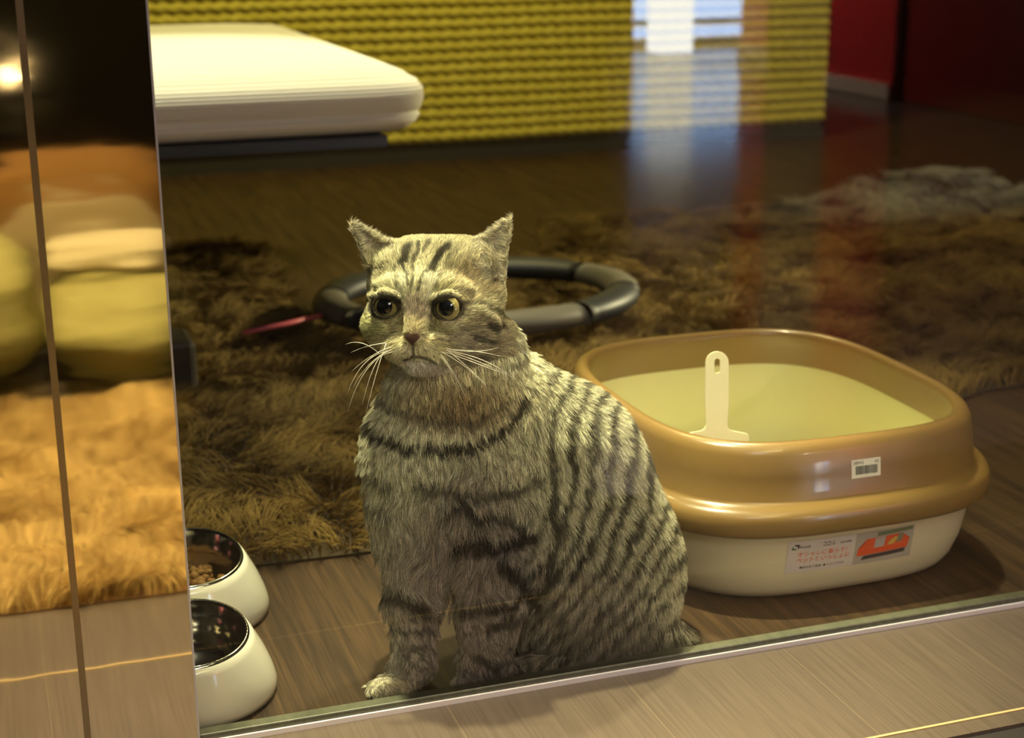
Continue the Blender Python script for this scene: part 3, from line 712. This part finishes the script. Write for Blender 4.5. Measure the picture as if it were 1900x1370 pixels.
# ---- coat pattern and some painted shade, a function of the position on the body
LIGHT = np.array([.54, .51, .34]); DARK = np.array([.024, .018, .009]); TAN = np.array([.33, .22, .09]); GREY = np.array([.42, .38, .30]); PALE = np.array([.66, .60, .40])
def segd(x, y, x1, y1, x2, y2):
    t = np.clip(((x-x1)*(x2-x1)+(y-y1)*(y2-y1))/((x2-x1)**2+(y2-y1)**2), 0, 1)
    return np.hypot(x-x1-t*(x2-x1), y-y1-t*(y2-y1))
def pline(x, y, pts): 
    d = np.full(len(x), 1e9)
    for (a, b), (c, e) in zip(pts, pts[1:]): d = np.minimum(d, segd(x, y, a, b, c, e))
    return d
def coat(P):
    n1 = vnoise(P, 1/40., 1)-.5; n2 = vnoise(P, 1/14., 2)-.5; n3 = vnoise(P, 1/6., 3)-.5
    x = P[:, 0]+n1*14+n2*7; y = P[:, 1]+n1*12+n2*7; yy = P[:, 1]
    a = ((P[:, 0]-HC[0])*cos(TH)-(P[:, 2]-HC[2])*sin(TH)); b = HC[1]-P[:, 1]; c = -(P[:, 0]-HC[0])*sin(TH)-(P[:, 2]-HC[2])*cos(TH)
    head = sstep(-160, -115, b-.25*np.clip(a, 0, 200))*sstep(-140, -95, -np.hypot(a, 0)+20)*1.0
    head = ((b > -128+.35*np.clip(a-20, 0, 300)) & (P[:, 0] < 952) & (P[:, 1] < 712)).astype(float)
    body = np.tile(LIGHT, (len(P), 1)); dk = np.zeros(len(P))
    # flank stripes: upright over the ribs, sweeping down and back over the thigh
    s = x+.0015*np.clip(y-850, 0, 400)**2-.35*np.clip(760-y, 0, 200)
    st = sstep(.05, .62, np.sin(2*pi*s/35.)+n3*.9)
    fl = sstep(965, 1030, P[:, 0]+.35*np.clip(yy-950, 0, 400)*(yy > 950)*.6)*sstep(600, 650, yy)
    dk = np.maximum(dk, st*fl*(.82+.3*n2))
    # chest collars, shoulder bars and a painted throat shadow
    def mark(d, wd, amt=1): 
        nonlocal dk; dk = np.maximum(dk, amt*(1-sstep(wd*.55, wd*1.15, d+n3*5)))
    mark(pline(x, y, [(668, 770), (700, 800), (760, 826), (830, 832), (900, 812), (950, 775), (972, 735)]), 11, .95)
    mark(pline(x, y, [(690, 715), (730, 752), (800, 775), (870, 770), (930, 740)]), 9, .45)  # soft ring is the throat shadow, put into the fur colour
    mark(pline(x, y, [(770, 895), (830, 900), (880, 915), (950, 905), (1000, 880)]), 10, .75)
    mark(pline(x, y, [(825, 945), (850, 925), (880, 950), (935, 950), (975, 975)]), 10, .8)
    mark(pline(x, y, [(850, 1000), (890, 990), (930, 1005), (985, 985)]), 15, .95)
    mark(pline(x, y, [(930, 1040), (960, 1060), (1000, 1110)]), 16, .9)
    mark(pline(x, y, [(1020, 900), (1030, 1000), (1010, 1080), (1000, 1120)]), 9, .85)
    mark(pline(x, y, [(660, 860), (690, 885), (720, 890)]), 7, .6); mark(pline(x, y, [(672, 915), (700, 935), (740, 945)]), 6, .45)
    mark(pline(x, y, [(790, 975), (800, 1000), (790, 1030)]), 5, .4)
    # foreleg bars; the first band is shade between chest and leg, painted in
    leg = yy > 1060
    for pts, wd, am in ([[(706, 1078), (745, 1100), (790, 1125), (830, 1140)], 13, .95], [[(722, 1160), (760, 1172), (800, 1165)], 6, .7], [[(725, 1195), (760, 1205), (800, 1198)], 5, .55], [[(730, 1228), (770, 1236), (800, 1230)], 4, .4],
                        [[(860, 1112), (900, 1118), (950, 1112), (985, 1090)], 13, .95], [[(905, 1162), (940, 1152), (975, 1140)], 12, .85], [[(860, 1168), (885, 1172)], 5, .5], [[(880, 1212), (910, 1228), (950, 1215)], 10, .8], [[(860, 1245), (900, 1250), (940, 1240)], 5, .5]):
        mark(pline(x, y, pts), wd, am)
    col = body
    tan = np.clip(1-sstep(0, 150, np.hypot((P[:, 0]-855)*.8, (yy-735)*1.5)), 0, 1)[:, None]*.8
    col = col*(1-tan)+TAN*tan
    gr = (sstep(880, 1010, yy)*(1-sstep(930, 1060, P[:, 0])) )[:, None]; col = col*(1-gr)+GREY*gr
    lo = (sstep(1090, 1200, yy)*sstep(960, 1040, P[:, 0]))[:, None]*.6; col = col*(1-lo)+GREY*.52*lo  # lower haunch greyed and darkened, shade put into the fur colour
    col = col*(.82+.5*vnoise(P, 1/5., 7)[:, None])
    paw = (sstep(1245, 1268, yy)*(1-sstep(790, 815, P[:, 0])))[:, None]*.8; col = col*(1-paw)+PALE*.9*paw
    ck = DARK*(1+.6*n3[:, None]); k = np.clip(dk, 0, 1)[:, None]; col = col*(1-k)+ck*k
    # ---- head
    x, y = P[:, 0]+n2*4, P[:, 1]+n2*4
    hd = np.zeros(len(P)); hc = np.tile(np.array([.55, .50, .30]), (len(P), 1))
    def hm(pts, wd, amt):
        nonlocal hd; hd = np.maximum(hd, amt*(1-sstep(wd*.5, wd*1.25, pline(x, y, pts)+n3*3)))
    def hz(cx, cy, rx, ry, c_, amt, soft=.45):
        nonlocal hc; r = np.hypot((P[:, 0]-cx)/rx, (P[:, 1]-cy)/ry); k = (amt*(1-sstep(1-soft, 1+soft, r)))[:, None]; hc = hc*(1-k)+np.array(c_)*k
    hz(800, 452, 95, 34, (.34, .30, .17), .8); hz(880, 520, 45, 40, (.42, .32, .17), .6); hz(905, 640, 60, 60, (.26, .21, .14), .8)
    hz(850, 640, 40, 30, (.33, .29, .22), .6); hz(770, 575, 26, 24, (.26, .20, .15), .9); hz(766, 608, 18, 16, (.55, .46, .26), .8)
    hz(733, 640, 26, 22, (.66, .58, .33), .9); hz(803, 645, 30, 20, (.66, .57, .32), .9); hz(775, 688, 50, 20, (.70, .65, .55), .9); hz(752, 650, 20, 12, (.74, .66, .40), .8); hz(785, 650, 22, 12, (.74, .66, .40), .8)
    hz(697, 598, 28, 26, (.48, .48, .22), .8); hz(745, 530, 14, 26, (.66, .62, .42), .8); hz(796, 535, 16, 26, (.68, .63, .44), .8); hz(718, 532, 24, 16, (.62, .57, .34), .6); hz(840, 540, 32, 14, (.60, .55, .33), .6)
    for pts, wd, am in ([[(756, 462), (752, 480), (748, 492)], 9, .95], [[(775, 455), (772, 470), (768, 490)], 5, .85], [[(795, 452), (786, 470)], 5, .7], [[(828, 462), (812, 482), (800, 502)], 9, .95], [[(842, 466), (830, 486)], 4, .5],
                        [[(748, 488), (754, 512), (757, 535)], 3.2, .8], [[(765, 490), (766, 520), (764, 545)], 3, .6], [[(800, 500), (782, 520), (775, 545)], 3.4, .75], [[(735, 500), (738, 540)], 3, .5], [[(812, 510), (806, 545)], 3, .45],
                        [[(664, 555), (680, 560), (697, 558)], 3, .8], [[(858, 562), (885, 568), (915, 578), (940, 592)], 4.5, .75], [[(872, 575), (890, 590), (905, 600)], 4, .4], [[(900, 605), (915, 612), (928, 608)], 9, .9], [[(872, 625), (895, 632), (915, 636)], 5, .7],
                        [[(845, 610), (875, 612)], 4, .35], [[(750, 576), (752, 590)], 4, .5], [[(803, 578), (797, 592)], 4, .5], [[(740, 588), (746, 604)], 3, .5], [[(905, 505), (925, 525)], 8, .75], [[(880, 545), (912, 552)], 3, .3],
                        [[(722, 630), (742, 626)], 2.2, .45], [[(808, 628), (830, 634)], 2.6, .5], [[(812, 636), (850, 648)], 2.4, .4], [[(715, 640), (735, 637)], 2, .4], [[(860, 655), (900, 665)], 4, .4]):
        hm(pts, wd, am)
    for ea, eb, ec in EYES:
        ex, ey, _ = HP(ea, eb, ec+20); r = np.hypot((P[:, 0]-ex)/31, (P[:, 1]-ey)/25); hd = np.maximum(hd, .97*(1-sstep(.93, 1.12, r)))
        k = (.7*(1-sstep(1.1, 1.45, r))*(P[:, 1] > ey))[:, None]; hc = hc*(1-k)+np.array([.62, .55, .36])*k
    mouth = pline(P[:, 0], P[:, 1], [HP(-24, -97, 92)[:2], HP(-12, -94, 100)[:2], HP(0, -90, 108)[:2], HP(14, -93, 100)[:2], HP(32, -99, 88)[:2]]); hd = np.maximum(hd, .85*(1-sstep(1.2, 3.6, mouth)))
    nl = pline(P[:, 0], P[:, 1], [HP(0, -66, 118)[:2], HP(0, -92, 108)[:2]]); hd = np.maximum(hd, .8*(1-sstep(1, 3.5, nl)))
    nose = 1-sstep(.8, 1.1, np.hypot((P[:, 0]-HP(0, -57, 120)[0])/(19-np.clip(P[:, 1]-622, -10, 14)*.8), (P[:, 1]-629)/12))
    hc = hc*(.82+.42*vnoise(P, 1/4., 9)[:, None])
    ears = (P[:, 1] < 470) & ((P[:, 0] < 728) | (P[:, 0] > 872))
    ee = (ears | ((P[:, 1] < 525) & (P[:, 0] > 885)))[:, None]
    k = np.clip(hd, 0, 1)[:, None]; hc = hc*(1-k)+DARK*(1+.5*n3[:, None])*k
    hc = np.where(ee, np.array([.56, .51, .36])*(.6+.8*vnoise(P, 1/5., 12)[:, None]), hc)
    tipd = np.minimum(np.hypot(P[:, 0]-642, P[:, 1]-406), np.hypot(P[:, 0]-950, P[:, 1]-399)); k = (1-sstep(4, 12, tipd))[:, None]; hc = hc*(1-k)+DARK*k
    hc = hc*(1-nose[:, None])+np.array([.10, .048, .032])*nose[:, None]
    hf = head[:, None]
    return col*(1-hf)+hc*hf, head, nose, np.maximum(hd*0, 0)

cat = empty('cat', (float(to_world(np.array([900, 1280, wv(1280)+110.]))[0]), .09, 0), 'grey brown tabby cat sitting upright behind the glass, facing the viewer', 'cat')
WV = to_world(V)
me = npmesh('body', WV, Q)
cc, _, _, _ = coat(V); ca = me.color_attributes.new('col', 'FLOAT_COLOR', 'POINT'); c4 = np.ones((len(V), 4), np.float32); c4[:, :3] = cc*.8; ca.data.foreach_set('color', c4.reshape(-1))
body = link('body', me, attrmat('cat_skin', .75, .2), cat, True)

# ---- fur
def fur():
    tri = np.concatenate([Q[:, [0, 1, 2]], Q[:, [0, 2, 3]]]); a, b, c = WV[tri[:, 0]], WV[tri[:, 1]], WV[tri[:, 2]]
    ar = np.linalg.norm(np.cross(b-a, c-a), axis=1); cen = V[tri].mean(1); nm = gradn(cen)
    wt = ar*np.where(nm[:, 2] < .25, 1.0, .45)             # the side away from the viewer a little thinner
    wt = wt*np.where(cen[:, 1] < 700, 2.6, 1.0)
    N = FURN; pick = RNG.choice(len(tri), N, p=wt/wt.sum()); r1, r2 = RNG.random(N), RNG.random(N); s1 = np.sqrt(r1)
    P = V[tri[pick, 0]]*(1-s1)[:, None]+V[tri[pick, 1]]*(s1*(1-r2))[:, None]+V[tri[pick, 2]]*(s1*r2)[:, None]
    n = gradn(P); n[:, 2] *= 1
    col, head, nose, _ = coat(P)
    x, y = P[:, 0], P[:, 1]
    # flow of the coat
    fl = np.stack([.30+.45*sstep(1000, 1200, x), np.ones(N), np.zeros(N)+.1], -1)
    fl[:, 0] -= .75*sstep(950, 1150, y)*sstep(930, 1000, x)                      # thigh hair runs down and forward
    ch = (1-sstep(900, 1000, x))*(y < 1080); fl[:, 0] = fl[:, 0]*(1-ch)+ch*(.002*(x-800)+.05*np.sin(y/23.)*0)
    ch2 = sstep(820, 900, y)*(y < 1120)*(1-sstep(960, 1040, x)); fl[:, 0] += ch2*(vnoise(P, 1/45., 21)-.5)*1.9
    nosep = np.array(HP(0, -50, 112)); d = P-nosep; d[:, 1] = d[:, 1]; dd = d/np.linalg.norm(d, axis=1, keepdims=True)
    hf = head[:, None]; fl = fl*(1-hf)+dd*hf
    earL = (y < 470) & (x < 722); earR = ((y < 500) & (x > 884)) | ((y < 530) & (x > 900)); isear = earL | earR
    fl[earL] = np.array([.75, -.5, 0]); fl[earR] = np.array([-.85, -.35, 0])
    fl += RNG.normal(0, .13, (N, 3))+ (vnoise(P, 1/16., 31)[:, None]-.5)*np.array([.7, .2, .3])
    fl -= n*(fl*n).sum(1, keepdims=True); fl /= np.linalg.norm(fl, axis=1, keepdims=True)+1e-9
    L = 21+16*sstep(860, 1000, y)*(1-sstep(880, 980, x))+10*sstep(1080, 1180, y)*sstep(960, 1050, x)
    L = np.where((y > 1120) & (x < 960), 17.0, L)
    L = np.where((y > 1235) & (x < 960), 10.0, L)
    L = np.where(head > .5, 11+6*sstep(40, 120, np.abs(x-785)), L); L = np.where(isear, 13, L)
    for ea, eb, ec in EYES:
        ex, ey, _ = HP(ea, eb, ec+20); r = np.hypot((x-ex)/29, (y-ey)/24); L = np.where((r < 1.02) & (P[:, 2] < HC[2]), 0, np.where((r < 1.5) & (head > .5), np.minimum(L, 5+8*np.clip(r-1.02, 0, 1)), L))
    L = np.where(nose > .3, 0, L)
    cm = np.abs(P-np.array([HP(0, -92, 108)])).sum(1); L = np.where(np.hypot(x-HP(0, -92, 108)[0], (y-HP(0, -92, 108)[1])*1.4) < 26, np.minimum(L, 5), L)
    keep = (L > 2) & (P[:, 1] > 0); W0 = to_world(P); keep &= (W0[:, 2] > .002)
    P, n, fl, L, col, head, W0 = P[keep], n[keep], fl[keep], L[keep], col[keep], head[keep], W0[keep]
    N = len(P); L = L*RNG.uniform(.65, 1.2, N)
    flank = sstep(960, 1040, P[:, 0])*(1-sstep(1100, 1180, P[:, 1])); lift = np.where(head > .5, .34, .40+.22*flank)+.4*(head > .5)*(1-sstep(440, 475, P[:, 1]))+RNG.normal(0, .07, N)
    k = 4; T = np.linspace(0, 1, k)
    pts = P[:, None]+ (fl[:, None]*T[None, :, None]+n[:, None]*(lift[:, None]*(T-.35*T*T)[None])[..., None])*L[:, None, None]
    # locks: the tips gather towards the middle of small tufts
    cell = np.where(flank > .5, 9.0, 14.0)[:, None]; cid = np.floor((P+(vnoise(P, 1/30., 41)[:, None]-.5)*14)/cell); cc_ = (cid+.5+ (np.sin(cid*12.9898+cid[:, [1, 2, 0]]*78.233)*.35))*cell
    pull = (np.where(head > .5, .12, .55)*(1-.6*flank))[:, None]*(cc_-P)
    pts = pts+pull[:, None]*(T**1.7)[None, :, None]
    wd = to_world(pts); wd[..., 2] = np.maximum(wd[..., 2], .0012); wd[..., 1] = np.maximum(wd[..., 1], .0135)
    agouti = RNG.random(N); br = np.where(agouti > .78, 1.65, np.where(agouti < .28, .42, 1.0))*RNG.uniform(.85, 1.15, N)*(.72+.56*(np.sin(cid.sum(1)*91.7+cid[:, 0]*37.)*.5+.5)*np.where(head > .5, .5, 1)+.14*(head > .5))
    col = np.clip(col*br[:, None], .006, .95)
    rad = np.where(head > .5, .00016, .00020)*RNG.uniform(.8, 1.2, N)
    strands('fur', wd, col, rad, attrmat('cat_fur', .55, .25), cat)
FURN = 330000
fur()

# ---- eyes
def eye(ea, eb, ec, px, py):
    c = np.array(HP(ea, eb, ec)); W0 = to_world(c); r = 27/UPM*(AX0+c[2]/UPM)/AX0
    tgt = np.array(HP(ea*1.0+px, eb+py, ec+60)); d = Vector(to_world(tgt)-W0).normalized()
    n1, n2 = 64, 40; V = []; Fc = []; colr = []
    s = d.orthogonal().normalized(); t = d.cross(s)
    for i in range(n2+1):
        th = pi*i/n2*.6
        for j in range(n1):
            f = 2*pi*j/n1; v = d*cos(th)+(s*cos(f)+t*sin(f))*sin(th); V.append(Vector(W0)+v*r)
            q = sin(th)
            if q < .54: cl = (.004, .005, .007)
            elif q < .58: cl = (.10, .075, .02)
            elif q < .86: 
                k = (q-.58)/.28; nz = .85+.3*random.random(); cl = tuple(x*nz for x in ((.21+.12*k), (.175+.09*k), (.055+.05*k)))
            else: cl = (.018, .012, .008)
            colr.append((*cl, 1))
    for i in range(n2):
        for j in range(n1): Fc.append((i*n1+j, i*n1+(j+1) % n1, (i+1)*n1+(j+1) % n1, (i+1)*n1+j))
    me = npmesh('eye', V, Fc); ca = me.color_attributes.new('col', 'FLOAT_COLOR', 'POINT'); ca.data.foreach_set('color', np.array(colr, np.float32).reshape(-1))
    M = attrmat('cat_eye', .12, .6); M.node_tree.nodes['Principled BSDF'].inputs['Coat Weight'].default_value = 1; M.node_tree.nodes['Principled BSDF'].inputs['Coat Roughness'].default_value = .03
    link('eye', me, M, cat, True)
eye(*EYES[0], -2, -1); eye(*EYES[1], -4, -2)
# ---- whiskers
Mwh = mat('whisker', (.85, .80, .62), .35)
def whisker(p0, c0, p1, r=.00042, wa=-6, wb=-20):
    pts = []
    for i in range(15):
        t = i/14; q = (1-t)**2*np.array(p0)+2*t*(1-t)*np.array(c0)+t*t*np.array(p1)
        pts.append(to_world(np.array([q[0], q[1], q[2]])))
    tube('whisker', [tuple(p) for p in pts], [r*(1-.8*i/14) for i in range(15)], Mwh, cat, 6)
wl = HC[2]-88; wr = HC[2]-80
for c_, e_ in [((668, 660), (643, 735)), ((672, 668), (645, 765)), ((680, 668), (655, 720)), ((690, 672), (672, 752)), ((700, 680), (678, 770)), ((688, 655), (652, 690)), ((680, 640), (650, 655)), ((670, 625), (640, 640))]:
    x0 = 716+random.uniform(-16, 14); whisker((x0, 648+random.uniform(-12, 12), wl), (*c_, wl-10), (*e_, wl+6))
for c_, e_ in [((845, 690), (862, 735)), ((870, 680), (910, 725)), ((900, 680), (950, 700)), ((895, 672), (940, 695)), ((905, 660), (955, 705)), ((880, 660), (925, 645)), ((860, 672), (895, 710)), ((835, 680), (848, 712)), ((890, 650), (930, 662))]:
    x0 = 818+random.uniform(-16, 14); whisker((x0, 650+random.uniform(-6, 8), wr-8), (*c_, wr-22), (*e_, wr-10))
